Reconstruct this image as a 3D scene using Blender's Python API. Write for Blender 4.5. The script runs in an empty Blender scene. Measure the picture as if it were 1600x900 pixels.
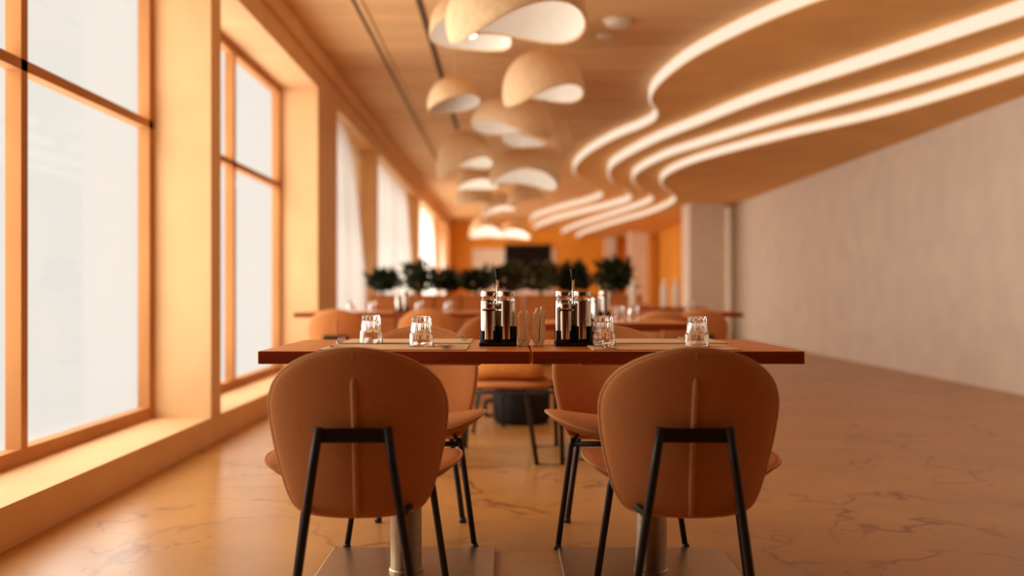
import bpy, bmesh, math, random
from mathutils import Vector, Matrix
import numpy as np

# ------------------------------------------------------------------ camera, sky, light, exposure
S = bpy.context.scene
COL = S.collection
PI = math.pi
FPX = 1500.0                       # focal length in pixels of the 1600 wide frame
EYE = 0.925
cam_d = bpy.data.cameras.new('camera')
cam = bpy.data.objects.new('camera', cam_d)
COL.objects.link(cam)
cam.location = (0, 0, EYE)
cam.rotation_euler = (PI / 2, 0, 0)
cam_d.sensor_fit = 'HORIZONTAL'
cam_d.sensor_width = 36
cam_d.lens = 36 * FPX / 1600
cam_d.shift_x = 10 / 1600
cam_d.shift_y = 5 / 1600
cam_d.clip_start = 0.05
cam_d.dof.use_dof = True
cam_d.dof.focus_distance = 3.04
cam_d.dof.aperture_fstop = (cam_d.lens / 1000) / 0.029
S.camera = cam

S.view_settings.view_transform = 'Standard'
S.view_settings.look = 'None'
S.view_settings.gamma = 1
S.view_settings.use_curve_mapping = False
S.view_settings.exposure = 0.0

W = bpy.data.worlds.new('sky')
S.world = W
W.use_nodes = True
W.node_tree.nodes['Background'].inputs[0].default_value = (1.0, .93, .86, 1)
W.node_tree.nodes['Background'].inputs[1].default_value = 1.0

CE = 3.2                           # ceiling height
XL = -1.78                         # room face of the window piers
XR = 4.6
YB, YF = -1.6, 31.0                # wall behind the viewer, far wall
BAYS = [(1.1, 2.5), (2.7, 5.8), (6.0, 9.1), (10.15, 13.25), (13.4, 19.85), (20.0, 26.45), (26.6, 29.75)]
DAYLIGHT = [1.0, 4.4, 4.1, 1.6, 1.8, 6.0, 8.0]   # sky radiance outside each window


def daylight(name, y0, y1, rad):
    L = bpy.data.lights.new(name, 'AREA')
    L.shape = 'RECTANGLE'
    L.size, L.size_y = 2.55, y1 - y0
    L.energy = rad * PI * L.size * L.size_y
    L.color = (1.0, .92, .82)
    o = bpy.data.objects.new(name, L)
    COL.objects.link(o)
    o.location = (-2.55, (y0 + y1) / 2, 1.6)
    o.rotation_euler = (0, -PI / 2, 0)
    return o


for k, (a, b) in enumerate(BAYS):
    daylight('daylight', a, b, DAYLIGHT[k])

cy = S.cycles
cy.use_denoising = True
cy.max_bounces = 10
cy.diffuse_bounces = 5
cy.glossy_bounces = 5
cy.transmission_bounces = 9
cy.transparent_max_bounces = 12
cy.sample_clamp_indirect = 4.0
cy.caustics_reflective = False
cy.caustics_refractive = False


# ------------------------------------------------------------------ materials
def mat(name, col, rough=.6, metal=0.0, var=.12, scale=14.0, stretch=(1, 1, 1), bump=0.0, bscale=None, trans=0.0, ior=1.45, sheen=0.0, spec=.5, coat=0.0):
    m = bpy.data.materials.new(name)
    m.use_nodes = True
    nt = m.node_tree
    b = nt.nodes['Principled BSDF']
    b.inputs['Roughness'].default_value = rough
    b.inputs['Metallic'].default_value = metal
    b.inputs['IOR'].default_value = ior
    b.inputs['Transmission Weight'].default_value = trans
    b.inputs['Specular IOR Level'].default_value = spec
    b.inputs['Sheen Weight'].default_value = sheen
    b.inputs['Coat Weight'].default_value = coat
    tc = nt.nodes.new('ShaderNodeTexCoord')
    mp = nt.nodes.new('ShaderNodeMapping')
    mp.inputs['Scale'].default_value = stretch
    nt.links.new(tc.outputs['Object'], mp.inputs[0])
    nz = nt.nodes.new('ShaderNodeTexNoise')
    nz.inputs['Scale'].default_value = scale
    nz.inputs['Detail'].default_value = 5
    nt.links.new(mp.outputs[0], nz.inputs['Vector'])
    rp = nt.nodes.new('ShaderNodeValToRGB')
    lo = [max(0, c * (1 - var)) for c in col]
    hi = [min(1, c * (1 + var)) for c in col]
    rp.color_ramp.elements[0].position = .3
    rp.color_ramp.elements[1].position = .7
    rp.color_ramp.elements[0].color = (*lo, 1)
    rp.color_ramp.elements[1].color = (*hi, 1)
    nt.links.new(nz.outputs['Fac'], rp.inputs[0])
    nt.links.new(rp.outputs[0], b.inputs['Base Color'])
    if bump:
        n2 = nt.nodes.new('ShaderNodeTexNoise')
        n2.inputs['Scale'].default_value = bscale or scale
        n2.inputs['Detail'].default_value = 3
        nt.links.new(mp.outputs[0], n2.inputs['Vector'])
        bp = nt.nodes.new('ShaderNodeBump')
        bp.inputs['Strength'].default_value = bump
        bp.inputs['Distance'].default_value = .004
        nt.links.new(n2.outputs['Fac'], bp.inputs['Height'])
        nt.links.new(bp.outputs[0], b.inputs['Normal'])
    return m


def glow(name, col, strength):
    m = bpy.data.materials.new(name)
    m.use_nodes = True
    nt = m.node_tree
    nt.nodes.remove(nt.nodes['Principled BSDF'])
    e = nt.nodes.new('ShaderNodeEmission')
    e.inputs[0].default_value = (*col, 1)
    e.inputs[1].default_value = strength
    nt.links.new(e.outputs[0], nt.nodes['Material Output'].inputs[0])
    return m


def sheer(name, col, through):
    """woven cloth: part light passes straight, part is scattered on both sides"""
    m = bpy.data.materials.new(name)
    m.use_nodes = True
    nt = m.node_tree
    nt.nodes.remove(nt.nodes['Principled BSDF'])
    d = nt.nodes.new('ShaderNodeBsdfDiffuse')
    t = nt.nodes.new('ShaderNodeBsdfTranslucent')
    p = nt.nodes.new('ShaderNodeBsdfTransparent')
    for n in (d, t):
        n.inputs[0].default_value = (*col, 1)
    p.inputs[0].default_value = (*[c ** .5 for c in col], 1)
    a = nt.nodes.new('ShaderNodeMixShader')
    c = nt.nodes.new('ShaderNodeMixShader')
    wv = nt.nodes.new('ShaderNodeTexNoise')
    wv.inputs['Scale'].default_value = 9
    mr = nt.nodes.new('ShaderNodeMapRange')
    mr.inputs['To Min'].default_value = through * .8
    mr.inputs['To Max'].default_value = through * 1.2
    nt.links.new(wv.outputs['Fac'], mr.inputs['Value'])
    a.inputs[0].default_value = .6
    nt.links.new(d.outputs[0], a.inputs[1])
    nt.links.new(t.outputs[0], a.inputs[2])
    nt.links.new(mr.outputs[0], c.inputs[0])
    nt.links.new(a.outputs[0], c.inputs[1])
    nt.links.new(p.outputs[0], c.inputs[2])
    nt.links.new(c.outputs[0], nt.nodes['Material Output'].inputs[0])
    return m


def pane_mat():
    m = bpy.data.materials.new('window glass')
    m.use_nodes = True
    nt = m.node_tree
    nt.nodes.remove(nt.nodes['Principled BSDF'])
    g = nt.nodes.new('ShaderNodeBsdfGlossy')
    g.inputs['Roughness'].default_value = .02
    p = nt.nodes.new('ShaderNodeBsdfTransparent')
    p.inputs[0].default_value = (.96, .97, .96, 1)
    x = nt.nodes.new('ShaderNodeMixShader')
    x.inputs[0].default_value = .05
    nt.links.new(p.outputs[0], x.inputs[1])
    nt.links.new(g.outputs[0], x.inputs[2])
    nt.links.new(x.outputs[0], nt.nodes['Material Output'].inputs[0])
    return m


def floor_mat():
    m = mat('veined stone floor', (.50, .235, .062), rough=.32, var=.14, scale=1.6)
    nt = m.node_tree
    b = nt.nodes['Principled BSDF']
    base = b.inputs['Base Color'].links[0].from_socket
    tc = nt.nodes.new('ShaderNodeTexCoord')

    def veins(scale, width, off, dist):
        mp = nt.nodes.new('ShaderNodeMapping')
        mp.inputs['Location'].default_value = off
        nt.links.new(tc.outputs['Object'], mp.inputs[0])
        n = nt.nodes.new('ShaderNodeTexNoise')
        n.inputs['Scale'].default_value = scale
        n.inputs['Detail'].default_value = 4
        n.inputs['Distortion'].default_value = dist
        nt.links.new(mp.outputs[0], n.inputs['Vector'])
        s = nt.nodes.new('ShaderNodeMath'); s.operation = 'SUBTRACT'; s.inputs[1].default_value = .5
        a = nt.nodes.new('ShaderNodeMath'); a.operation = 'ABSOLUTE'
        r = nt.nodes.new('ShaderNodeMapRange')
        r.inputs['From Max'].default_value = width
        r.inputs['To Min'].default_value = 1
        r.inputs['To Max'].default_value = 0
        nt.links.new(n.outputs['Fac'], s.inputs[0]); nt.links.new(s.outputs[0], a.inputs[0]); nt.links.new(a.outputs[0], r.inputs['Value'])
        # break the veins up so that only stretches of them show
        n2 = nt.nodes.new('ShaderNodeTexNoise')
        n2.inputs['Scale'].default_value = scale * .8
        nt.links.new(mp.outputs[0], n2.inputs['Vector'])
        r2 = nt.nodes.new('ShaderNodeMapRange')
        r2.inputs['From Min'].default_value = .42
        r2.inputs['From Max'].default_value = .62
        nt.links.new(n2.outputs['Fac'], r2.inputs['Value'])
        mu = nt.nodes.new('ShaderNodeMath'); mu.operation = 'MULTIPLY'
        nt.links.new(r.outputs[0], mu.inputs[0]); nt.links.new(r2.outputs[0], mu.inputs[1])
        return mu.outputs[0]

    cur = base
    for sc, wd, off, di, c in ((1.5, .017, (3.1, 1.7, 0), .5, (.20, .05, .008)), (3.0, .008, (7.3, 2.2, 0), .9, (.33, .12, .03))):
        v = veins(sc, wd, off, di)
        mx = nt.nodes.new('ShaderNodeMix'); mx.data_type = 'RGBA'
        mx.inputs[7].default_value = (*c, 1)
        nt.links.new(v, mx.inputs[0]); nt.links.new(cur, mx.inputs[6])
        cur = mx.outputs[2]
    nt.links.new(cur, b.inputs['Base Color'])
    return m


M = dict(
    floor=floor_mat(),
    ceiling=mat('troweled tan ceiling plaster', (.74, .46, .22), rough=.75, var=.11, scale=1.6, stretch=(.35, 2.6, 1)),
    slab=mat('dropped ceiling plaster', (.84, .47, .155), rough=.75, var=.08, scale=2),
    pier=mat('tan plaster pier', (.80, .50, .25), rough=.8, var=.06, scale=3),
    brown=mat('warm brown wall paint', (.52, .22, .07), rough=.8, var=.1, scale=2),
    orange=mat('orange wood wall', (.86, .37, .035), rough=.6, var=.12, scale=2, stretch=(1, 1, .2)),
    cream=mat('cream plaster', (.90, .85, .76), rough=.8, var=.05, scale=3),
    dark=mat('dark brown rear wall', (.16, .05, .015), rough=.8, var=.1, scale=2),
    fabric=mat('peach woven upholstery', (.70, .285, .102), rough=.95, var=.05, scale=160, bump=.5, bscale=420, spec=.12),
    piping=mat('peach piping', (.74, .38, .17), rough=.9, var=.08, scale=80),
    orangefab=mat('orange upholstery', (.70, .26, .05), rough=.9, var=.1, scale=40, bump=.3, bscale=300),
    black=mat('black powder coated metal', (.018, .012, .010), rough=.42, var=.2, scale=30),
    plastic=mat('black plastic', (.010, .008, .007), rough=.65, var=.2, scale=30, spec=.3),
    wood=mat('orange stained wood', (.72, .22, .022), rough=.36, var=.20, scale=7, stretch=(.5, 7, 7), spec=.3),
    edge=mat('stained table edge', (.26, .04, .008), rough=.45, spec=.3, var=.15, scale=8, stretch=(.4, 4, 4)),
    steel=mat('polished steel', (.70, .62, .55), rough=.13, metal=1, var=.04, scale=30),
    brushed=mat('brushed steel', (.40, .31, .22), rough=.34, metal=1, var=.08, scale=12, stretch=(1, 1, 8)),
    glass=mat('clear glass', (1, 1, 1), rough=.0, trans=1, ior=1.45, var=0.0),
    paper=mat('cream paper', (.95, .80, .50), rough=.9, var=.05, scale=20),
    mat=mat('woven tan place mat', (.92, .66, .38), rough=.85, var=.12, scale=70, stretch=(1, 8, 1), bump=.3, bscale=200),
    plaster=mat('rough lamp plaster', (.90, .66, .40), rough=.95, var=.10, scale=26, bump=.6, bscale=60),
    lining=mat('white lamp lining', (.80, .76, .70), rough=.8, var=.03, scale=10),
    led=glow('warm light strip', (1.0, .78, .58), 1.1),
    bulb=glow('bulb', (1, .93, .85), 6),
    sheer=sheer('white sheer curtain', (.93, .89, .86), .34),
    drape=sheer('tan drape', (.70, .47, .28), .12),
    pane=pane_mat(),
    screen=mat('dark screen', (.008, .005, .004), rough=.6, var=.1, scale=5, spec=.15),
    leaf=mat('dark green leaf', (.030, .045, .016), rough=.5, var=.5, scale=18),
    olive=mat('olive green leaf', (.075, .070, .020), rough=.55, var=.4, scale=18),
    bark=mat('brown stem', (.10, .05, .02), rough=.8, var=.2, scale=20),
    soil=mat('potting soil', (.04, .02, .01), rough=.95, var=.3, scale=50),
    planter=mat('orange wood planter', (.60, .20, .045), rough=.5, var=.18, scale=5, stretch=(.4, 5, 5)),
    white=mat('white plastic', (.80, .72, .62), rough=.5, var=.03, scale=10),
    dimgap=mat('dark slot', (.10, .05, .025), rough=.8, var=.1, scale=10),
    milk=mat('frosted pale bottle glass', (.95, .88, .74), rough=.35, var=.05, scale=8),
)


# ------------------------------------------------------------------ mesh helpers
class MB:
    def __init__(s):
        s.v, s.f, s.sm, s.mi = [], [], [], []
        s.mats = []

    def add(s, vs, fs, smooth=False, mi=0):
        n = len(s.v)
        s.v += [tuple(v) for v in vs]
        s.f += [tuple(i + n for i in f) for f in fs]
        s.sm += [smooth] * len(fs)
        s.mi += [mi] * len(fs)

    def box(s, x0, x1, y0, y1, z0, z1, mi=0):
        vs = [(x, y, z) for z in (z0, z1) for y in (y0, y1) for x in (x0, x1)]
        s.add(vs, [(0, 2, 3, 1), (4, 5, 7, 6), (0, 1, 5, 4), (2, 6, 7, 3), (0, 4, 6, 2), (1, 3, 7, 5)], mi=mi)

    def rbox(s, x0, x1, y0, y1, z0, z1, r=.003, mi=0):
        """box with bevelled edges"""
        bm = bmesh.new()
        bmesh.ops.create_cube(bm, size=1)
        for v in bm.verts:
            v.co = Vector(((x0 + x1) / 2 + v.co.x * (x1 - x0), (y0 + y1) / 2 + v.co.y * (y1 - y0), (z0 + z1) / 2 + v.co.z * (z1 - z0)))
        bmesh.ops.bevel(bm, geom=bm.edges[:], offset=r, segments=2, affect='EDGES', profile=.5)
        bm.verts.index_update()
        s.add([v.co[:] for v in bm.verts], [[v.index for v in f.verts] for f in bm.faces], mi=mi)
        bm.free()

    def tube(s, pts, r, n=10, caps=True, mi=0, flat=None):
        """round bar along pts; r a number or one per point; flat=(rx, rz) squashes the section"""
        P = [Vector(p) for p in pts]
        R = r if isinstance(r, (list, tuple)) else [r] * len(P)
        vs, fs = [], []
        up = None
        for i, p in enumerate(P):
            t = (P[min(i + 1, len(P) - 1)] - P[max(i - 1, 0)]).normalized()
            if up is None:
                up = Vector((0, 0, 1)) if abs(t.z) < .9 else Vector((0, 1, 0))
            a = t.cross(up).normalized()
            b = a.cross(t).normalized()
            up = b
            for k in range(n):
                an = 2 * PI * k / n
                vs.append(p + a * (math.cos(an) * R[i] * (flat[0] if flat else 1)) + b * (math.sin(an) * R[i] * (flat[1] if flat else 1)))
        for i in range(len(P) - 1):
            for k in range(n):
                fs.append((i * n + k, i * n + (k + 1) % n, (i + 1) * n + (k + 1) % n, (i + 1) * n + k))
        s.add(vs, fs, True, mi)
        if caps:
            m = len(P) - 1
            s.add(vs[:n], [tuple(range(n))][::-1], False, mi)
            s.add(vs[m * n:], [tuple(range(n))[::-1]], False, mi)

    def lathe(s, prof, c=(0, 0, 0), n=32, mi=0, smooth=True, a0=0, a1=2 * PI):
        """spin (r, z) pairs about the vertical through c"""
        full = abs(a1 - a0 - 2 * PI) < 1e-6
        m = n if full else n + 1
        vs, fs = [], []
        for r, z in prof:
            for k in range(m):
                an = a0 + (a1 - a0) * k / n
                vs.append((c[0] + r * math.cos(an), c[1] + r * math.sin(an), c[2] + z))
        for i in range(len(prof) - 1):
            for k in range(n):
                k2 = (k + 1) % m
                fs.append((i * m + k, i * m + k2, (i + 1) * m + k2, (i + 1) * m + k))
        s.add(vs, fs, smooth, mi)

    def build(s, name, m, parent=None, sharp=None, loc=None):
        me = bpy.data.meshes.new(name)
        me.from_pydata(s.v, [], s.f)
        for p, q, k in zip(me.polygons, s.sm, s.mi):
            p.use_smooth = q
            p.material_index = k
        for x in (m if isinstance(m, (list, tuple)) else [m]):
            me.materials.append(x)
        bm = bmesh.new()
        bm.from_mesh(me)
        bmesh.ops.remove_doubles(bm, verts=bm.verts, dist=1e-5)
        bmesh.ops.recalc_face_normals(bm, faces=bm.faces)
        if sharp:
            lim = math.radians(sharp)
            for e in bm.edges:
                if len(e.link_faces) == 2 and e.calc_face_angle(0) > lim:
                    e.smooth = False
        bm.to_mesh(me)
        bm.free()
        o = bpy.data.objects.new(name, me)
        COL.objects.link(o)
        if parent:
            o.parent = parent
        if loc:
            o.location = loc
        return o


def tag(o, label, cat, group=None):
    o['label'] = label
    o['category'] = cat
    if group:
        o['group'] = group
    return o


def struct(name, mb, m):
    o = mb.build(name, m)
    o['kind'] = 'structure'
    return o


def thing(name, label, cat, loc=(0, 0, 0), rz=0, group=None):
    o = bpy.data.objects.new(name, None)
    COL.objects.link(o)
    o.location = loc
    o.rotation_euler = (0, 0, rz)
    o.empty_display_size = .05
    return tag(o, label, cat, group)


def copy_tree(o, parent=None):
    c = o.copy()
    COL.objects.link(c)
    if parent:
        c.parent = parent
    for ch in list(o.children):
        copy_tree(ch, c)
    return c


USED = set()


def place(proto, loc, rz, label, cat, group):
    """the prototype itself the first time, a copy with its parts after that"""
    o = proto if proto.name not in USED else copy_tree(proto)
    USED.add(proto.name)
    o.location = loc
    o.rotation_euler = (0, 0, rz)
    return tag(o, label, cat, group)


def X(px, y):
    return (px - 790) * y / FPX


def Z(py, y):
    return EYE - (py - 455) * y / FPX


def smooth_curve(pts, n):
    """Catmull-Rom through (y, x) pairs"""
    P = np.array([pts[0]] + list(pts) + [pts[-1]], float)
    out = []
    for i in range(1, len(P) - 2):
        for k in range(n):
            t = k / n
            a, b, c, d = P[i - 1], P[i], P[i + 1], P[i + 2]
            out.append(.5 * ((2 * b) + (c - a) * t + (2 * a - 5 * b + 4 * c - d) * t * t + (3 * b - a - 3 * c + d) * t ** 3))
    out.append(P[-2])
    return [tuple(map(float, p)) for p in out]


# ------------------------------------------------------------------ the room
m = MB(); m.box(-2.4, XR + .2, YB - .2, YF + .2, -.1, 0)
struct('floor', m, M['floor'])
m = MB(); m.box(-2.4, XR + .2, YB - .2, YF + .2, CE, CE + .1)
struct('ceiling', m, M['ceiling'])
m = MB(); m.box(XR, XR + .2, YB - .2, YF + .2, 0, CE)
struct('wall_right', m, M['cream'])
m = MB(); m.box(-2.4, XR, YF, YF + .2, 0, CE)
struct('wall_far', m, M['orange'])
m = MB(); m.box(-2.4, XR, YB - .2, YB, 0, CE)
struct('wall_rear', m, M['dark'])

m = MB()
y = YB
for a, b in BAYS + [(YF, YF)]:
    m.box(-2.22, XL, y, a, 0, CE)                     # pier between windows
    if b > a:
        m.box(-2.22, XL, a, b, 2.86, CE)              # lintel
        m.box(-2.22, XL, a, b, 0, .16)                # low sill wall
    y = b
struct('wall_left', m, M['pier'])

for k, (a, b) in enumerate(BAYS):
    f = MB()
    for z0, z1 in ((.16, .23), (2.79, 2.86), (1.9, 1.95)):
        f.box(-2.20, -2.13, a, b, z0, z1)
    for yy in (a, (a + b) / 2 - .03, b - .06):
        f.box(-2.20, -2.13, yy, yy + .06, .23, 2.79)
    fr = struct('window_%d' % (k + 1), f, M['brown'])
    g = MB(); g.box(-2.170, -2.165, a + .06, b - .06, .23, 2.79)
    g.build('pane', M['pane'], fr)

m = MB(); m.box(XL - .001, XL + .05, YB, YF, 3.05, CE)
struct('trim_1', m, M['pier'])                        # cornice along the window wall
m = MB(); m.box(XR - .05, XR + .01, 21.5, YF, 0, 2.66)
struct('trim_2', m, M['orange'])                       # far stretch of the right wall, orange light and shade put into its colour
m = MB(); m.box(X(738, YF), X(868, YF), YF - .06, YF + .01, .3, 2.3)
struct('trim_3', m, M['cream'])                        # pale panel on the far wall around the screen
m = MB(); m.box(X(944, YF), X(961, YF), YF - .25, YF + .01, 0, CE)
struct('trim_4', m, M['cream'])                        # pilaster on the far wall
for x0, x1, y0, y1 in ((3.64, 4.35, 19.0, 19.8), (3.68, 4.22, 28.4, 29.0)):
    m = MB(); m.box(x0, x1, y0, y1, 0, CE)
    struct('column', m, M['cream'])

# wavy dropped ceiling: four steps, a light strip along the edge of each
WAVES = [
    ((3.06, 3.20), [(5.0, 3.6), (6, 3.0), (7.2, 2.25), (8.6, 1.77), (9.8, 1.60), (10.7, 1.62), (11.4, 1.80), (12.0, 1.87), (12.6, 1.78), (13.5, 1.53), (15, 1.28), (16.6, 1.2), (17.8, 1.32), (19, 1.62), (20.3, 1.98), (21.7, 2.17), (23.2, 1.95), (25, 1.45), (27.5, .92), (29, .80), (30.99, .86)]),
    ((2.91, 3.06), [(5.0, 4.4), (8, 3.4), (10, 2.7), (11.4, 2.35), (13, 1.98), (15, 1.72), (16.3, 1.76), (17.6, 1.98), (19, 2.4), (20.9, 2.72), (22.5, 2.5), (24.5, 2.0), (27, 1.4), (29.9, .98), (30.99, .95)]),
    ((2.78, 2.91), [(5.0, 4.5), (8, 3.9), (10.5, 3.05), (12.25, 2.53), (13.4, 2.23), (15.0, 2.07), (16.2, 2.16), (17.4, 2.45), (18.7, 2.85), (20.1, 3.02), (22, 2.85), (24.5, 2.5), (27, 2.15), (29.7, 1.88), (30.99, 1.85)]),
    ((2.66, 2.78), [(5.0, 4.55), (9, 3.9), (11, 3.15), (12.7, 2.62), (14, 2.43), (15.2, 2.47), (16.4, 2.75), (17.8, 3.15), (19.3, 3.31), (21.6, 3.22), (24, 2.9), (26.5, 2.6), (29, 2.36), (30.99, 2.3)]),
]
WLAB = ['long wavy warm light strip on the highest ceiling step, nearest the pendants',
        'wavy warm light strip on the second ceiling step',
        'wavy warm light strip on the third ceiling step',
        'shorter wavy warm light strip on the lowest ceiling step by the cream column']
for k, ((z0, z1), pts) in enumerate(WAVES):
    c = smooth_curve(pts, 6)
    m = MB()
    vs, fs = [], []
    for yy, xx in c:
        vs += [(xx, yy, z0), (xx, yy, z1), (XR, yy, z0), (XR, yy, z1)]
    for i in range(len(c) - 1):
        a, b = 4 * i, 4 * i + 4
        fs += [(a, b, b + 1, a + 1), (a, a + 2, b + 2, b), (a + 1, b + 1, b + 3, a + 3)]
    fs += [(0, 1, 3, 2)]
    m.add(vs, fs, False)
    struct('ceiling_step', m, M['slab'])
    # the strip: a shallow bar standing off the edge
    s = MB()
    vs, fs = [], []
    P = [Vector((xx, yy, 0)) for yy, xx in c]
    h0, h1 = z0 + .012, z1 - .022
    for i, p in enumerate(P):
        t = (P[min(i + 1, len(P) - 1)] - P[max(i - 1, 0)]).normalized()
        nrm = Vector((-t.y, t.x, 0))
        if nrm.x > 0:
            nrm = -nrm
        q = p + nrm * .022
        vs += [(p.x, p.y, h0), (q.x, q.y, h0), (q.x, q.y, h1), (p.x, p.y, h1)]
    for i in range(len(P) - 1):
        for j in range(4):
            fs.append((4 * i + j, 4 * i + (j + 1) % 4, 4 * i + 4 + (j + 1) % 4, 4 * i + 4 + j))
    fs += [(0, 1, 2, 3), tuple(4 * (len(P) - 1) + j for j in (3, 2, 1, 0))]
    s.add(vs, fs, False)
    tag(s.build('ceiling_light_strip', M['led']), WLAB[k], 'light strip', 'wavy ceiling light strips')

# ceiling fittings
o = thing('air_slot', 'long pale double air slot in the ceiling nearer the windows', 'air vent', (-1.19, 10.2, CE))
m = MB(); m.box(-.055, -.012, -6.5, 6.5, -.012, .003); m.box(.022, .065, -6.5, 6.5, -.012, .003); m.build('frame', M['ceiling'], o)
m = MB(); m.box(-.012, .022, -6.5, 6.5, -.006, .003); m.build('slot', M['dimgap'], o)
m = MB(); m.box(-.70, -.655, 4.0, 13.5, CE - .008, CE + .003)
tag(m.build('ceiling_track', M['dimgap']), 'thin dark track running along the ceiling beside the pendants', 'track')
o = thing('smoke_detector', 'round white smoke detector on the ceiling right of the largest pendant', 'smoke detector', (X(965, 8.05), 8.05, CE))
m = MB(); m.lathe([(0, .002), (.12, .002), (.12, -.018), (.112, -.024), (0, -.024)]); m.build('base', M['white'], o)
m = MB(); m.lathe([(.098, -.024), (.096, -.045), (.07, -.058), (0, -.06)]); m.build('sensor', M['white'], o)
m = MB(); m.lathe([(0, .002), (.075, .002), (.07, -.012), (.04, -.014), (0, -.014)])
tag(m.build('ceiling_disc', M['white'], loc=(X(948, 8.4), 8.55, CE)), 'small flat round disc on the ceiling just behind the smoke detector', 'ceiling disc')

# ------------------------------------------------------------------ curtains
BAYW = {3: 'nearest curtained window', 4: 'second curtained window', 5: 'third curtained window', 6: 'farthest curtained window'}


def curtain(left, right, x, z0, z1, amp, wl, seed):
    """hanging cloth between a left and a right edge, (rail, hem) each, in folds"""
    r = random.Random(seed)
    n, rows = 110, 16
    ph = r.random() * 6
    vs, fs = [], []
    wide = max(right) - min(left)
    for j in range(rows + 1):
        t = j / rows
        e = min(1, t / .63) ** .7
        a, b = left[0] + (left[1] - left[0]) * e, right[0] + (right[1] - right[0]) * e
        for i in range(n + 1):
            u = i / n
            w = wide * u * 2 * PI / wl
            vs.append((x + amp * math.sin(w + ph) + .35 * amp * math.sin(2.3 * w + 1.3 * ph + t), a + (b - a) * u, z1 + (z0 - z1) * t))
    for j in range(rows):
        for i in range(n):
            k = j * (n + 1) + i
            fs.append((k, k + 1, k + n + 2, k + n + 1))
    m = MB()
    m.add(vs, fs, True)
    return m


for k, (a, b) in enumerate(BAYS):
    if k < 3:
        continue
    top = b - 1.65
    tag(curtain((a + .02, a + .02), (top, b - .02), -1.93, .02, 2.84, .035, .26, k).build('sheer_curtain', M['sheer']),
        'white sheer curtain spreading towards the hem at the %s' % BAYW[k], 'curtain', 'white sheer curtains')
    tag(curtain((top - .1, b - .12), (b - .03, b - .03), -2.04, .02, 2.84, .015, .34, k + 40).build('tan_drape', M['drape']),
        'tan drape hanging beside the white sheer of the %s' % BAYW[k], 'curtain', 'tan drapes')

# ------------------------------------------------------------------ chair
OUT = [(.0, .784), (.035, .782), (.075, .774), (.122, .760), (.169, .735), (.199, .708), (.219, .676), (.229, .632), (.226, .572), (.216, .510), (.199, .440), (.181, .390), (.158, .362), (.120, .351), (.06, .347), (.0, .346)]


def outline(half, n):
    pts = smooth_curve(half, 4)
    left = [(-x, z) for x, z in pts[::-1]][1:-1]
    return pts + left


def back_y(u, z):
    t = max(0, (z - .346) / .438)
    base = -.150 - .03 * t - .075 * t * t
    return base + .080 * (abs(u) / .229) ** 2.1 * (1.15 - .35 * t)


def shell(out, c, f_mid, thick, axis, rings=10, pw=.5, k_in=2.2):
    """cushion: outline scaled towards its centre, two faces, thinning to the rim"""
    n = len(out)
    m = MB()
    for side in (-1, 1):
        vs, fs = [], []
        for j in range(rings + 1):
            k = math.sin(j / rings * PI / 2) if j else 0
            for x, z in out:
                u, v = c[0] + (x - c[0]) * k, c[1] + (z - c[1]) * k
                h = side * thick * .5 * max(0, 1 - k ** k_in) ** pw
                a = f_mid(u, v) + h
                vs.append((u, a, v) if axis == 'y' else (u, v, a))
        for j in range(rings):
            for i in range(n):
                i2 = (i + 1) % n
                q = (j * n + i, j * n + i2, (j + 1) * n + i2, (j + 1) * n + i)
                fs.append(q if side > 0 else q[::-1])
        m.add(vs, fs, True)
    return m


SEAT = [(0, .275), (.06, .272), (.12, .258), (.18, .222), (.228, .168), (.258, .10), (.266, .03), (.258, -.04), (.238, -.072), (.205, -.088), (.15, -.112), (.07, -.128), (0, -.130)]


def seat_z(u, v):
    return .424 + .062 * min(1.0, abs(u) / .266) ** 2.0 + .01 * max(0, v) / .27 - .012


def make_chair(name, fab):
    t = bpy.data.objects.new(name, None)
    COL.objects.link(t)
    out = outline(OUT, 4)
    bk = shell(out, (0, .58), back_y, .046, 'y', pw=.35, k_in=3.0).build('backrest', fab, t)
    p = MB()
    p.tube([(x, back_y(x, z), z) for x, z in out + out[:1]], .0045, 8, caps=False)
    p.build('piping', M['piping'], bk)
    s = MB()
    zs = [.775, .735, .715, .70, .685, .66, .60, .50, .42, .352]
    rr = [.001, .002, .003, .0075, .0095, .0095, .0095, .0095, .0095, .008]
    s.tube([(0, back_y(0, z) - .0215 + (.006 if z > .705 else 0), z) for z in zs], rr, 8, flat=(.8, 1.0))
    s.build('seam', M['piping'], bk)
    so = outline(SEAT, 4)
    st = shell(so, (0, .05), seat_z, .095, 'z', pw=.62, k_in=1.8).build('seat', fab, t)
    p = MB()
    p.tube([(x, v, seat_z(x, v)) for x, v in so + so[:1]], .0042, 8, caps=False)
    p.build('piping', M['piping'], st)
    for sg in (-1, 1):
        g = MB()
        g.tube([(sg * .084, -.236, .588), (sg * .099, -.238, .49), (sg * .152, -.218, .13), (sg * .168, -.21, .012)], .0112, 10)
        g.lathe([(0, 0), (.0145, 0), (.0145, .014), (.010, .022), (0, .022)], (sg * .169, -.2095, 0), 14)
        g.build('leg', M['black'], t)
        g = MB()
        g.tube([(sg * .170, .150, .392), (sg * .178, .156, .37), (sg * .228, .188, .012)], .0105, 10)
        g.lathe([(0, 0), (.0145, 0), (.0145, .014), (.010, .022), (0, .022)], (sg * .229, .189, 0), 14)
        g.build('leg', M['black'], t)
    g = MB()
    g.rbox(-.092, .092, -.238, -.226, .549, .585, .003)
    g.build('back_bracket', M['black'], t)
    g = MB()
    g.tube([(-.176, .154, .372), (.176, .154, .372)], .010, 8)
    for sg in (-1, 1):
        g.tube([(sg * .176, .154, .372), (sg * .118, -.232, .366)], .009, 8)
    g.build('seat_frame', M['black'], t)
    return t


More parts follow.
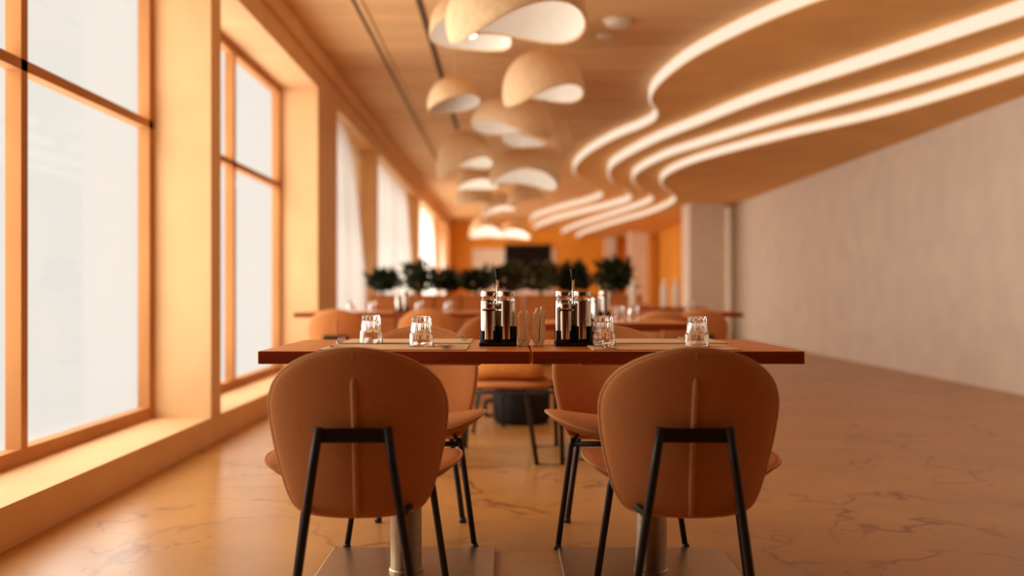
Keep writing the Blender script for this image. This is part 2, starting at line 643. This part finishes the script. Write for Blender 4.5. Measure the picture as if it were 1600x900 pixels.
chair = make_chair('dining_chair', M['fabric'])
CG = 'peach upholstered dining chairs'
R = math.radians
place(chair, (-.386, 2.615, 0), R(2), 'peach upholstered chair at left table, its seamed back towards the viewer', 'chair', CG)
place(chair, (.478, 2.615, 0), R(-2), 'peach upholstered chair at right table, its seamed back towards the viewer', 'chair', CG)
place(chair, (-.340, 3.63, 0), R(180), 'peach chair across the left table, facing the viewer', 'chair', CG)
place(chair, (.416, 3.63, 0), R(180), 'peach chair across the right table, facing the viewer', 'chair', CG)
FAR_CHAIRS = [(525, 7.36, 0, 'peach chair at the tables behind, by the nearest curtain'),
              (667, 7.36, 0, 'peach chair behind the second tumbler, at the tables behind'),
              (722, 6.30, 55, 'peach chair turned sideways next to the left condiment set'),
              (985, 8.8, -35, 'pale chair turned towards the room centre behind the right table'),
              (1036, 6.75, 0, 'brownish shaded chair behind the right table, seen from its back'),
              (1096, 7.46, 0, 'shaded chair at the right edge beyond the last tumbler'),
              (1010, 10.9, 180, 'small distant chair facing the viewer near the pale bottles')]
for px, d, a, lab in FAR_CHAIRS:
    place(chair, (X(px, d), d + .22, 0), R(a), lab, 'chair', CG)


# ------------------------------------------------------------------ tables
def make_table(name):
    t = bpy.data.objects.new(name, None)
    COL.objects.link(t)
    g = MB()
    g.rbox(-.399, .399, -.335, .335, .712, .75, .004)
    top = g.build('table_top', [M['wood'], M['edge']], t)
    for p in top.data.polygons:
        if abs(p.normal.z) < .6 and p.area > 1e-4:
            p.material_index = 1
    g = MB()
    g.rbox(-.25, .25, -.25, .25, .702, .712, .002)
    g.build('top_plate', M['brushed'], t)
    g = MB()
    g.lathe([(0, .013), (.056, .013), (.056, .02), (.051, .024), (.051, .702), (0, .702)], n=40)
    g.build('pedestal', M['brushed'], t, sharp=40)
    g = MB()
    g.rbox(-.288, .288, -.288, .288, 0, .013, .003)
    g.build('base_plate', M['brushed'], t)
    return t


table = make_table('dining_table')
TG = 'orange wood dining tables'
TBL = [(-.325, 3.135, 'orange wood table at the left of the front pair'),
       (.475, 3.135, 'orange wood table at the right of the front pair'),
       (.605, 5.53, 'orange wood table close behind the right table'),
       (-1.32, 8.1, 'orange wood table behind, nearest the curtains'),
       (-.50, 8.1, 'orange wood table behind, straight behind the left tables'),
       (1.55, 8.2, 'orange wood table at the right edge beyond the last tumbler'),
       (1.75, 10.6, 'distant orange wood table carrying the pale bottles')]
for x, y, lab in TBL:
    place(table, (x, y, 0), 0, lab, 'table', TG)
TT = .75

# low bench seen beneath the front tables
o = thing('low_bench', 'low bench with orange cushion on black sled frame, seen beneath the tables', 'bench', (.0, 5.36, 0))
g = shell(outline([(0, .30), (.10, .295), (.17, .27), (.205, .2), (.21, .08), (.21, -.1), (.205, -.2), (.17, -.27), (.1, -.295), (0, -.30)], 4), (0, 0), lambda u, v: .500 - .4 * u * u, .12, 'z', pw=.45, k_in=3)
g.build('cushion', M['orangefab'], o)
g = shell(outline([(0, .32), (.12, .315), (.20, .28), (.24, .2), (.255, .08), (.255, -.1), (.24, -.2), (.19, -.28), (.1, -.315), (0, -.32)], 4), (0, 0), lambda u, v: .428 - .2 * u * u, .055, 'z', pw=.4, k_in=4)
g.build('seat', M['fabric'], o)
for sy in (-.30, .30):
    g = MB()
    g.tube([(-.22, sy, .392), (.11, sy, .392), (.165, sy, .012), (.30, sy, .012), (.29, sy, .392), (.11, sy, .392)], .013, 8)
    g.tube([(-.215, sy, .392), (-.235, sy, .0)], .012, 8)
    g.build('leg', M['black'], o)
g = MB()
g.tube([(-.20, -.30, .392), (-.20, .30, .392)], .012, 8)
g.tube([(.285, -.30, .392), (.285, .30, .392)], .012, 8)
g.tube([(.10, 0, .392), (.285, 0, .392)], .012, 8)
g.build('frame', M['black'], o)

# round black tub on the floor further back
o = thing('floor_tub', 'round black tub on the floor beneath the tables', 'tub', (X(815, 6.75), 6.78, 0))
g = MB(); g.lathe([(0, .0), (.18, 0), (.2, .03), (.205, .2), (.195, .22), (.18, .20), (.175, .05), (0, .05)], n=40); g.build('body', M['plastic'], o)
g = MB(); g.lathe([(.0, .205), (.17, .205), (.195, .222), (.19, .23), (.1, .235), (0, .235)], n=40); g.build('lid', M['plastic'], o)
g = MB(); g.tube([(-.205, -.03, .16), (-.25, -.03, .15), (-.26, -.03, .09), (-.25, -.03, .05), (-.205, -.03, .05)], .014, 8); g.build('handle', M['plastic'], o)


# ------------------------------------------------------------------ things on the tables
def make_tumbler(name):
    """faceted tumbler standing upside down: mouth at z = 0"""
    g = MB()
    N = 60
    rings = []

    def ring(r, z, facet=0.0):
        pts = []
        for k in range(N):
            a = 2 * PI * k / N
            q = r
            if facet:
                w = ((k % 6) / 6.0 - .5) * 2 * PI / 10
                q = r * (1 - facet * (1 - math.cos(PI / 10) / math.cos(w)) * 3.0 - facet * .02 * (k % 6 == 0))
            pts.append((q * math.cos(a), q * math.sin(a), z))
        rings.append(pts)
    ring(.0375, 0); ring(.0385, .0012); ring(.0375, .012); ring(.0362, .036)
    ring(.0352, .041, .6); ring(.0345, .045, 1); ring(.0320, .070, 1); ring(.0300, .086, 1); ring(.0285, .0915); ring(.024, .0925); ring(.012, .0915); ring(.0002, .0910)
    for r, z in ((.0002, .076), (.018, .076), (.0255, .073), (.0285, .060), (.0318, .042), (.0345, .020), (.0362, .002)):
        ring(r, z)
    vs = [p for r in rings for p in r]
    fs = []
    m = len(rings)
    for j in range(m):
        for k in range(N):
            j2, k2 = (j + 1) % m, (k + 1) % N
            fs.append((j * N + k, j * N + k2, j2 * N + k2, j2 * N + k))
    g.add(vs, fs, True)
    return g.build(name, M['glass'], sharp=28)


tumbler = make_tumbler('tumbler')
GG = 'upturned faceted tumblers'
TUM = [(580, 538, 'clear upturned faceted tumbler, first one right of the left photo edge'),
       (658.5, 543, 'clear upturned faceted tumbler between first tumbler and left condiment set'),
       (943, 541.5, 'clear upturned faceted tumbler right beside the right condiment set'),
       (1089, 543, 'clear upturned faceted tumbler at the right photo edge')]
for px, py, lab in TUM:
    d = .175 * FPX / (py - 455)
    place(tumbler, (X(px, d), d, TT + .0045), 0, lab, 'glass', GG)
BT = [(967, 5.45, 'small blurred tumbler on the table close behind the right table'),
      (990, 5.6, 'blurred tumbler right of the small one on the table behind'),
      (582, 8.0, 'blurred tumbler on the table nearest the curtains'),
      (548, 8.1, 'blurred tumbler at the curtain end of the table nearest the curtains'),
      (700, 8.0, 'blurred tumbler above the turned chair on the table behind'),
      (655, 8.2, 'blurred tumbler right of the distant condiment set'),
      (1078, 8.05, 'blurred tumbler on the table at the right edge')]
for px, d, lab in BT:
    place(tumbler, (X(px, d), d, TT), 0, lab, 'glass', GG)


def make_stand(name):
    t = bpy.data.objects.new(name, None)
    COL.objects.link(t)
    g = MB()
    g.rbox(-.0585, .0615, -.052, .068, 0, .012, .004)
    g.build('tray', M['plastic'], t)
    for (cx, cy), r, h, a0, a1 in (((-.027, -.022), .0262, .048, R(-50), R(230)), ((.028, -.005), .0308, .062, R(-62), R(242))):
        g = MB()
        # one cup wall with an open notch to the front
        sh = R(0)
        g.lathe([(r, .010), (r, h), (r + .0012, h + .0015), (r + .003, h), (r + .003, .010)], (cx, cy, 0), 36, a0=a0 + sh, a1=a1 + sh)
        g.lathe([(r, .010), (r, .022), (r + .003, .022), (r + .003, .010)], (cx, cy, 0), 24, a0=a1 + sh, a1=a0 + 2 * PI + sh)
        g.build('cup', M['plastic'], t, sharp=50)
    g = MB()
    g.lathe([(.0298, .010), (.0298, .055), (.0320, .055), (.0320, .010)], (-.026, .034, 0), 28, a0=R(15), a1=R(165))
    g.build('cup', M['plastic'], t, sharp=50)
    g = MB(); g.tube([(0, -.004, .010), (0, -.004, .222)], .0042, 12); g.build('rod', M['steel'], t)
    g = MB(); g.lathe([(0, .215), (.0058, .215), (.0068, .219), (.0108, .244), (.0106, .247), (0, .2475)], (0, -.004, 0), 24); g.build('knob', M['plastic'], t, sharp=50)
    return t


def make_dispenser(name, r, h):
    t = bpy.data.objects.new(name, None)
    COL.objects.link(t)
    b = h * .80
    g = MB(); g.lathe([(0, 0), (r - .002, 0), (r, .002), (r, b), (r - .0015, b + .001), (0, b + .001)], n=40); g.build('body', M['steel'], t, sharp=40)
    g = MB(); g.lathe([(0, b + .001), (r - .0005, b + .001), (r - .0012, b + .006), (r * .84, b + .014), (r * .82, h - .019), (0, h - .019)], n=40); g.build('neck', M['glass'], t, sharp=40)
    g = MB(); g.lathe([(0, h - .0195), (r * .97, h - .0195), (r, h - .017), (r, h - .002), (r - .0015, h), (r * .8, h), (r * .78, h - .003), (0, h - .003)], n=40)
    g.build('cap', M['steel'], t, sharp=40)
    return t


stand = make_stand('condiment_stand')
tall = make_dispenser('tall_dispenser', .0288, .163)
short = make_dispenser('short_dispenser', .0242, .124)
SETS = [(777.5, 3.09, 'left', 'on the front tables beside the napkins'), (895.5, 3.09, 'right', 'beside the tumbler on the right table')]
for px, d, sd, where in SETS:
    x = X(px, d)
    place(stand, (x, d, TT), 0, 'black condiment stand with central rod and knob, the %s one of the front pair' % sd, 'condiment stand', 'condiment stands')
    place(tall, (x + .028, d - .005, TT + .0125), 0, 'tall steel dispenser right of the rod in the %s front stand' % sd, 'dispenser', 'tall steel dispensers')
    place(tall, (x - .026, d + .034, TT + .0125), 0, 'tall steel dispenser at back of the %s front stand, behind the short one' % sd, 'dispenser', 'tall steel dispensers')
    place(short, (x - .027, d - .022, TT + .0125), 0, 'short steel dispenser with glass neck at front of the %s front stand' % sd, 'dispenser', 'short steel dispensers')
for px, d, where in ((937, 5.5, 'on the table close behind the right table'), (628, 8.0, 'on the table nearest the curtains')):
    x = X(px, d)
    place(stand, (x, d, TT), 0, 'blurred condiment stand %s' % where, 'condiment stand', 'condiment stands')
    place(tall, (x + .028, d - .005, TT + .0125), 0, 'blurred tall dispenser in the stand %s' % where, 'dispenser', 'tall steel dispensers')
    place(short, (x - .027, d - .022, TT + .0125), 0, 'blurred short dispenser in the stand %s' % where, 'dispenser', 'short steel dispensers')


def napkins(name, label, x, y, w, h, lean, pinch, layers, seed):
    """a thick bundle of paper napkins folded over into a loop, fold down, standing on edge"""
    r = random.Random(seed)
    g = MB()
    for k in range(layers):
        th = .0024
        off = k * .0042
        q = w * .5 - th - off
        hl, hr = h * (.93 + .07 * r.random()), h * (.93 + .07 * r.random())
        path = []
        for i in range(11):                            # left arm down
            t = 1 - i / 10
            path.append((-q * (1 - pinch * math.sin(PI * t ** .8)) + lean * t - .0012 * k * t, q + off + (hl - q) * t))
        for i in range(1, 12):                         # round the fold
            a = PI + PI * i / 12
            path.append((q * math.cos(a), q + off + q * math.sin(a)))
        for i in range(11):                            # right arm up
            t = i / 10
            path.append((q * (1 - pinch * math.sin(PI * t ** .8)) + lean * t + .0012 * k * t, q + off + (hr - q) * t))
        vs, fs = [], []
        n = len(path)
        for i, (px, pz) in enumerate(path):
            a, b = path[max(i - 1, 0)], path[min(i + 1, n - 1)]
            tx, tz = b[0] - a[0], b[1] - a[1]
            l = math.hypot(tx, tz) or 1
            nx, nz = -tz / l * th * .75, tx / l * th * .75
            for yy in (-.05 + .003 * r.random(), .05):
                vs += [(px + nx, yy, pz + nz + .002), (px - nx, yy, pz - nz + .002)]
        for i in range(n - 1):
            a, b = 4 * i, 4 * i + 4
            fs += [(a, b, b + 2, a + 2), (a + 1, a + 3, b + 3, b + 1), (a, a + 1, b + 1, b), (a + 2, b + 2, b + 3, a + 3)]
        e = 4 * (n - 1)
        fs += [(0, 2, 3, 1), (e, e + 1, e + 3, e + 2)]
        g.add(vs, fs, True)
    o = g.build(name, M['paper'], sharp=45)
    o.location = (x, y, TT)
    return tag(o, label, 'napkins')


napkins('napkin_bundle', 'cream paper napkins folded into an open loop, beside the left condiment stand', X(818.5, 3.06), 3.09, .043, .100, .001, .34, 4, 3)
napkins('napkin_bundle', 'taller cream paper napkin bundle, between the other napkins and right condiment stand', X(842, 3.06), 3.09, .036, .110, .003, .05, 4, 8)

# place mats
MATS = [(-.335, 2.965, 'tan place mat nearest the viewer on the left table'), (-.335, 3.322, 'tan place mat on the far side of the left table'),
        (.478, 2.965, 'tan place mat nearest the viewer on the right table'), (.520, 3.322, 'tan place mat on the far side of the right table')]
for x, y, lab in MATS:
    g = MB()
    g.rbox(-.22, .22, -.135, .135, 0, .004, .0015)
    tag(g.build('place_mat', M['mat'], loc=(x, y, TT)), lab, 'place mat', 'tan place mats')
TM = TT + .004


def make_fork(name):
    g = MB()
    hz = lambda y: .005 + .020 * max(0, min(1, (y - .02) / .076)) ** 1.5
    g.tube([(0, y, hz(y)) for y in (-.095, -.07, -.03, .0, .03, .042)], [.0042, .0048, .0034, .0026, .0026, .004], 10, flat=(1.2, .55))
    g.tube([(0, y, hz(y)) for y in (.036, .045, .055, .062)], [.004, .0105, .0122, .0118], 12, flat=(1, .16))
    for k in range(4):
        x = (k - 1.5) * .0064
        g.tube([(x, y, hz(y)) for y in (.058, .07, .082, .096)], [.0021, .0021, .0019, .0010], 6)
    return g.build(name, M['steel'])


def make_knife(name):
    g = MB()
    g.tube([(0, y, .0045) for y in (-.1, -.095, -.05, 0)], [.003, .0052, .0045, .0036], 10, flat=(1.1, .7))
    g.tube([(x, y, .0045) for x, y in ((0, -.004), (.001, .02), (.002, .07), (.001, .092), (-.002, .104))], [.0036, .008, .0085, .007, .001], 10, flat=(1, .16))
    return g.build(name, M['steel'])


def make_spoon(name):
    g = MB()
    g.tube([(0, y, .0045) for y in (-.085, -.08, -.04, 0, .04)], [.003, .005, .0036, .0026, .003], 10, flat=(1.2, .6))
    vs, fs = [], []
    n = 24
    for j in range(7):
        k = j / 6
        for i in range(n):
            a = 2 * PI * i / n
            vs.append((.019 * k * math.cos(a), .066 + .029 * k * math.sin(a), .0025 + .0075 * k * k))
    for j in range(6):
        for i in range(n):
            fs.append((j * n + i, j * n + (i + 1) % n, (j + 1) * n + (i + 1) % n, (j + 1) * n + i))
    g.add(vs, fs, True)
    return g.build(name, M['steel'])


fork, knife, spoon = make_fork('fork'), make_knife('knife'), make_spoon('spoon')
for x, y, a, lab in ((-.525, 2.99, 0, 'steel fork at the left photo edge on the near place mat'),
                     (-.150, 3.36, 180, 'steel fork with raised tines on the far mat, left table'),
                     (.292, 2.925, 4, 'steel fork in front of the tumbler beside the right condiment stand'),
                     (.622, 3.36, 180, 'steel fork on the far mat, right table')):
    place(fork, (x, y, TM), R(a), lab, 'fork', 'steel forks')
place(spoon, (-.178, 2.93, TM), R(176), 'steel spoon on the near mat of the left table, right end', 'spoon', 'steel spoons')
place(knife, (.318, 2.93, TM), R(182), 'steel knife lying next to the fork on the near right mat', 'knife', 'steel knives')

# pale bottles on the distant table
for px, lab in ((989, 'pale frosted bottle standing apart, near the plant by the column'), (1038, 'pale frosted bottle, left one of the two by the cream column'), (1056, 'pale frosted bottle, right one of the two by the cream column')):
    d = 10.55
    g = MB()
    g.lathe([(0, 0), (.04, 0), (.043, .006), (.043, .19), (.036, .225), (.020, .25), (.018, .29), (.021, .293), (.021, .31), (0, .31)], n=28)
    tag(g.build('bottle', M['milk'], loc=(X(px, d), d, TT), sharp=60), lab, 'bottle', 'pale bottles')


# ------------------------------------------------------------------ pendant lamps
def lamp(px, ytop, ybot, d, wpx, dip, amp, lit, label, b2=6, ph2=0, mean=98, power=1.0, drop=.06):
    Rr = wpx * d / FPX / 2
    zt, zb = Z(ytop, d), Z(ybot, d - Rr * .3)
    H = (zt - zb) / 1.42
    zq = zt - H
    o = thing('pendant_lamp', label, 'pendant lamp', (X(px, d), d, zq), 0, 'plaster pendant lamps')
    N, J = 72, 22

    def surf(r, h, dth):
        vs = []
        for j in range(J + 1):
            for i in range(N):
                p = 2 * PI * i / N
                tr = R(mean + amp * math.cos(p - R(dip)) + b2 * math.cos(2 * p - R(ph2))) - dth
                th = tr * j / J
                q = math.sin(th) ** .85 if th < PI else 0
                vs.append((r * q * math.cos(p), r * q * math.sin(p), h * math.cos(th)))
        return vs
    fs = [(j * N + i, j * N + (i + 1) % N, (j + 1) * N + (i + 1) % N, (j + 1) * N + i) for j in range(J) for i in range(N)]
    t = Rr * .055
    A = surf(Rr, H, 0)
    B = surf(Rr - t, H - t, R(1.0))
    m = MB()
    m.add(A, fs, True)
    lip = [tuple((np.array(a) + np.array(b)) / 2 + np.array((0, 0, -t * .45))) for a, b in zip(A[-N:], B[-N:])]
    m.add(A[-N:] + lip + B[-N:], [(i, (i + 1) % N, N + (i + 1) % N, N + i) for i in range(N)] + [(N + i, N + (i + 1) % N, 2 * N + (i + 1) % N, 2 * N + i) for i in range(N)], True)
    m.build('shade', M['plaster'], o)
    m = MB()
    m.add(B, fs, True)
    m.build('lining', M['lining'], o)
    m = MB()
    m.tube([(0, 0, H - .01), (0, 0, CE - zq - .03)], .004, 8)
    m.build('cord', M['plaster'], o)
    m = MB()
    m.lathe([(0, CE - zq), (.05, CE - zq), (.05, CE - zq - .02), (.012, CE - zq - .034), (0, CE - zq - .034)], n=24)
    m.build('ceiling_rose', M['white'], o)
    m = MB()
    m.lathe([(0, H - t), (.02, H - t), (.02, H - t - drop), (0, H - t - drop)], n=16)
    sk = m.build('socket', M['white'], o)
    zb_ = H - t - drop - .035
    m = MB()
    m.lathe([(.036 * math.sin(a), zb_ + .036 * math.cos(a)) for a in [PI * i / 10 for i in range(11)]], n=16)
    m.build('bulb', M['bulb'] if lit else M['white'], o)
    if lit:
        L = bpy.data.lights.new('lamp_light', 'POINT')
        L.energy = LAMP_W * power * (Rr / .4) ** 2
        L.color = (1.0, .88, .74)
        L.shadow_soft_size = .05
        q = bpy.data.objects.new('lamp_light', L)
        COL.objects.link(q)
        q.parent = o
        q.location = (0, 0, zb_ - .09)
    return o


LAMP_W = 1.4
lamp(807, -48, 62, 5.8, 222, 212, 10, True, 'largest plaster pendant, cut by the top of the photo', b2=13, ph2=62, mean=97, power=.75)
lamp(737, -14, 72, 6.9, 132, 70, 12, True, 'plaster pendant half hidden behind the largest one, its bulb showing', ph2=0, mean=96, drop=.25)
lamp(849, 80, 168, 8.3, 128, 212, 9, True, 'orange-sided plaster pendant directly below the largest one', b2=9, ph2=70, mean=97)
lamp(710, 121, 180, 8.9, 84, 150, 13, False, 'small dark-mouthed plaster pendant hanging apart at the left', b2=3, ph2=60, mean=90)
lamp(800, 150, 216, 10.0, 130, 330, 12, True, 'plaster pendant with bright mouth below and left of the orange-sided one', b2=10, ph2=270, mean=96)
lamp(838, 176, 236, 10.9, 112, 340, 12, True, 'plaster pendant with orange right side, second below the largest one', b2=10, ph2=270, mean=96)
lamp(727, 206, 282, 11.2, 90, 190, 12, True, 'pale plaster pendant below the small dark-mouthed one', power=1.6, b2=9, ph2=60, mean=92)
lamp(820, 232, 294, 12.4, 110, 60, 10, True, 'plaster pendant with arched mouth beside the first light strip', power=1.5, b2=11, ph2=20, mean=99)
lamp(746, 262, 300, 14.0, 66, 120, 12, True, 'small pendant directly under the pale one', power=2.4, b2=6, ph2=30, mean=92)
lamp(742, 286, 330, 16.0, 62, 250, 10, True, 'small distant pendant, left end of the blurred cluster', power=3, mean=88)
lamp(822, 286, 330, 16.8, 60, 200, 12, True, 'small distant pendant touching the lower light strips', power=3, mean=88)
lamp(780, 300, 345, 18.0, 54, 160, 12, True, 'small distant pendant in the middle of the blurred cluster', power=3, mean=86)
lamp(760, 336, 386, 21.5, 54, 100, 12, True, 'lowest bright pendant at the left end of the far screen', power=5, mean=80)
lamp(803, 344, 384, 22.5, 52, 80, 12, True, 'lowest distant pendant right above the far screen', power=5, mean=80)

# ------------------------------------------------------------------ far end: screen, planters, plants
o = thing('television', 'black wall screen on the far wall above the plants', 'screen', (X(825, YF - .1), YF - .07, 2.0))
g = MB(); g.rbox(-.74, .74, -.05, .0, -.42, .42, .006); g.build('casing', M['plastic'], o)
g = MB(); g.box(-.725, .725, -.052, -.049, -.405, .405); g.build('display', M['screen'], o)

PD = 12.2


def planter(x0, x1, y0, h, label):
    o = thing('planter_box', label, 'planter', ((x0 + x1) / 2, y0 + .3, 0), 0, 'orange wood planter boxes')
    w = (x1 - x0) / 2
    g = MB()
    g.rbox(-w, w, -.3, -.275, .06, h, .004); g.rbox(-w, w, .275, .3, .06, h, .004)
    g.rbox(-w, -w + .025, -.275, .275, .06, h, .004); g.rbox(w - .025, w, -.275, .275, .06, h, .004)
    g.box(-w + .02, w - .02, -.28, .28, .06, .1)
    g.build('body', M['planter'], o)
    g = MB(); g.box(-w + .025, w - .025, -.275, .275, h - .12, h - .05); g.build('soil', M['soil'], o)
    g = MB(); g.box(-w + .03, w - .03, -.27, .27, 0, .06); g.build('plinth', M['plastic'], o)
    return o


BOX = [(-1.74, -1.40, 'orange planter box under the bushy plant nearest the curtains'), (-1.38, -.92, 'orange planter box, second from the curtains'),
       (-.90, -.58, 'orange planter box, third from the curtains'), (-.56, -.18, 'orange planter box behind the left condiment set'),
       (-.16, .22, 'orange planter box behind the napkins, left of two'), (.24, .64, 'orange planter box behind the napkins, right of two'),
       (.66, 1.06, 'orange planter box behind the right condiment set'), (1.1, 1.74, 'separate orange planter box below the plant before the cream column')]
for x0, x1, lab in BOX:
    planter(x0, x1, PD, .88, lab)


def plant(px, py_top, wpx, d, base, nleaf, leaf, mt, label, seed):
    r = random.Random(seed)
    hz = Z(py_top, d) - base
    hw = wpx * d / FPX / 2
    o = thing('leafy_plant', label, 'plant', (X(px, d), d, base), 0, 'plants in the planter boxes')
    g = MB()
    st = []
    for k in range(7):
        a, q = r.random() * 2 * PI, r.random() ** .5 * .8
        tip = Vector((math.cos(a) * q * hw, math.sin(a) * q * .07, hz * r.uniform(.6, .95)))
        mid = Vector((tip.x * .35, tip.y * .35, tip.z * .5))
        st.append((mid, tip))
        g.tube([(0.02 * math.cos(a), .02 * math.sin(a), 0), mid, tip], [.009, .006, .003], 6)
    g.build('stem', M['bark'], o)
    g = MB()
    for k in range(nleaf):
        mid, tip = st[k % 7]
        zz = r.random()
        q = .62 + .38 * math.sin(PI * min(1, zz * 1.1))
        p = Vector((r.uniform(-1, 1) * hw * q, r.uniform(-1, 1) * .08 * q, .09 + (hz * (.72 + .28 * tip.z / hz) - .15) * zz)).lerp(tip, .25 * zz)
        p.x = max(-hw * .85, min(hw * .85, p.x))
        p.y = max(-.07, min(.07, p.y))
        p.z = max(.09, p.z)
        d1 = Vector((r.gauss(0, .8) - p.x / hw * .5, r.gauss(0, .8) - p.y * 6, abs(r.gauss(.35, .7)))).normalized()
        sd = d1.cross(Vector((r.gauss(0, 1), r.gauss(0, 1), r.gauss(0, 1)))).normalized()
        up = d1.cross(sd)
        l = leaf * r.uniform(.5, 1.5)
        w = l * .22
        vs = [p, p + d1 * l * .4 + sd * w + up * w * .3, p + d1 * l * .45, p + d1 * l * .4 - sd * w + up * w * .3, p + d1 * l - up * l * .12]
        vs = [Vector((v.x, max(-.14, min(.14, v.y)), v.z)) for v in vs]
        g.add(vs, [(0, 1, 2), (0, 2, 3), (1, 4, 2), (2, 4, 3)], True)
    g.build('leaves', mt, o)
    return o


PB = .832
PL = [(598, 420, 40, 330, .13, 'leaf', 'bushy dark green plant nearest the curtains'),
      (655, 408, 46, 170, .15, 'leaf', 'airy dark green plant, second from the curtains'),
      (700, 422, 40, 260, .13, 'leaf', 'low dark plant between the airy one and the left condiment set'),
      (744, 420, 46, 300, .13, 'leaf', 'dark plant straight behind the left condiment knob'),
      (793, 410, 48, 340, .14, 'olive', 'olive green plant beneath the left end of the screen'),
      (844, 411, 50, 340, .14, 'olive', 'olive green plant beneath the right end of the screen'),
      (893, 412, 44, 320, .14, 'leaf', 'dark green plant straight behind the right condiment knob'),
      (962, 406, 52, 280, .16, 'leaf', 'dark green plant alone before the cream column')]
for k, (px, yt, w, n, lf, mt, lab) in enumerate(PL):
    plant(px, yt, w * 1.28, PD + (.15 if k % 2 else .45), PB, n, lf, M[mt], lab, 10 + k)
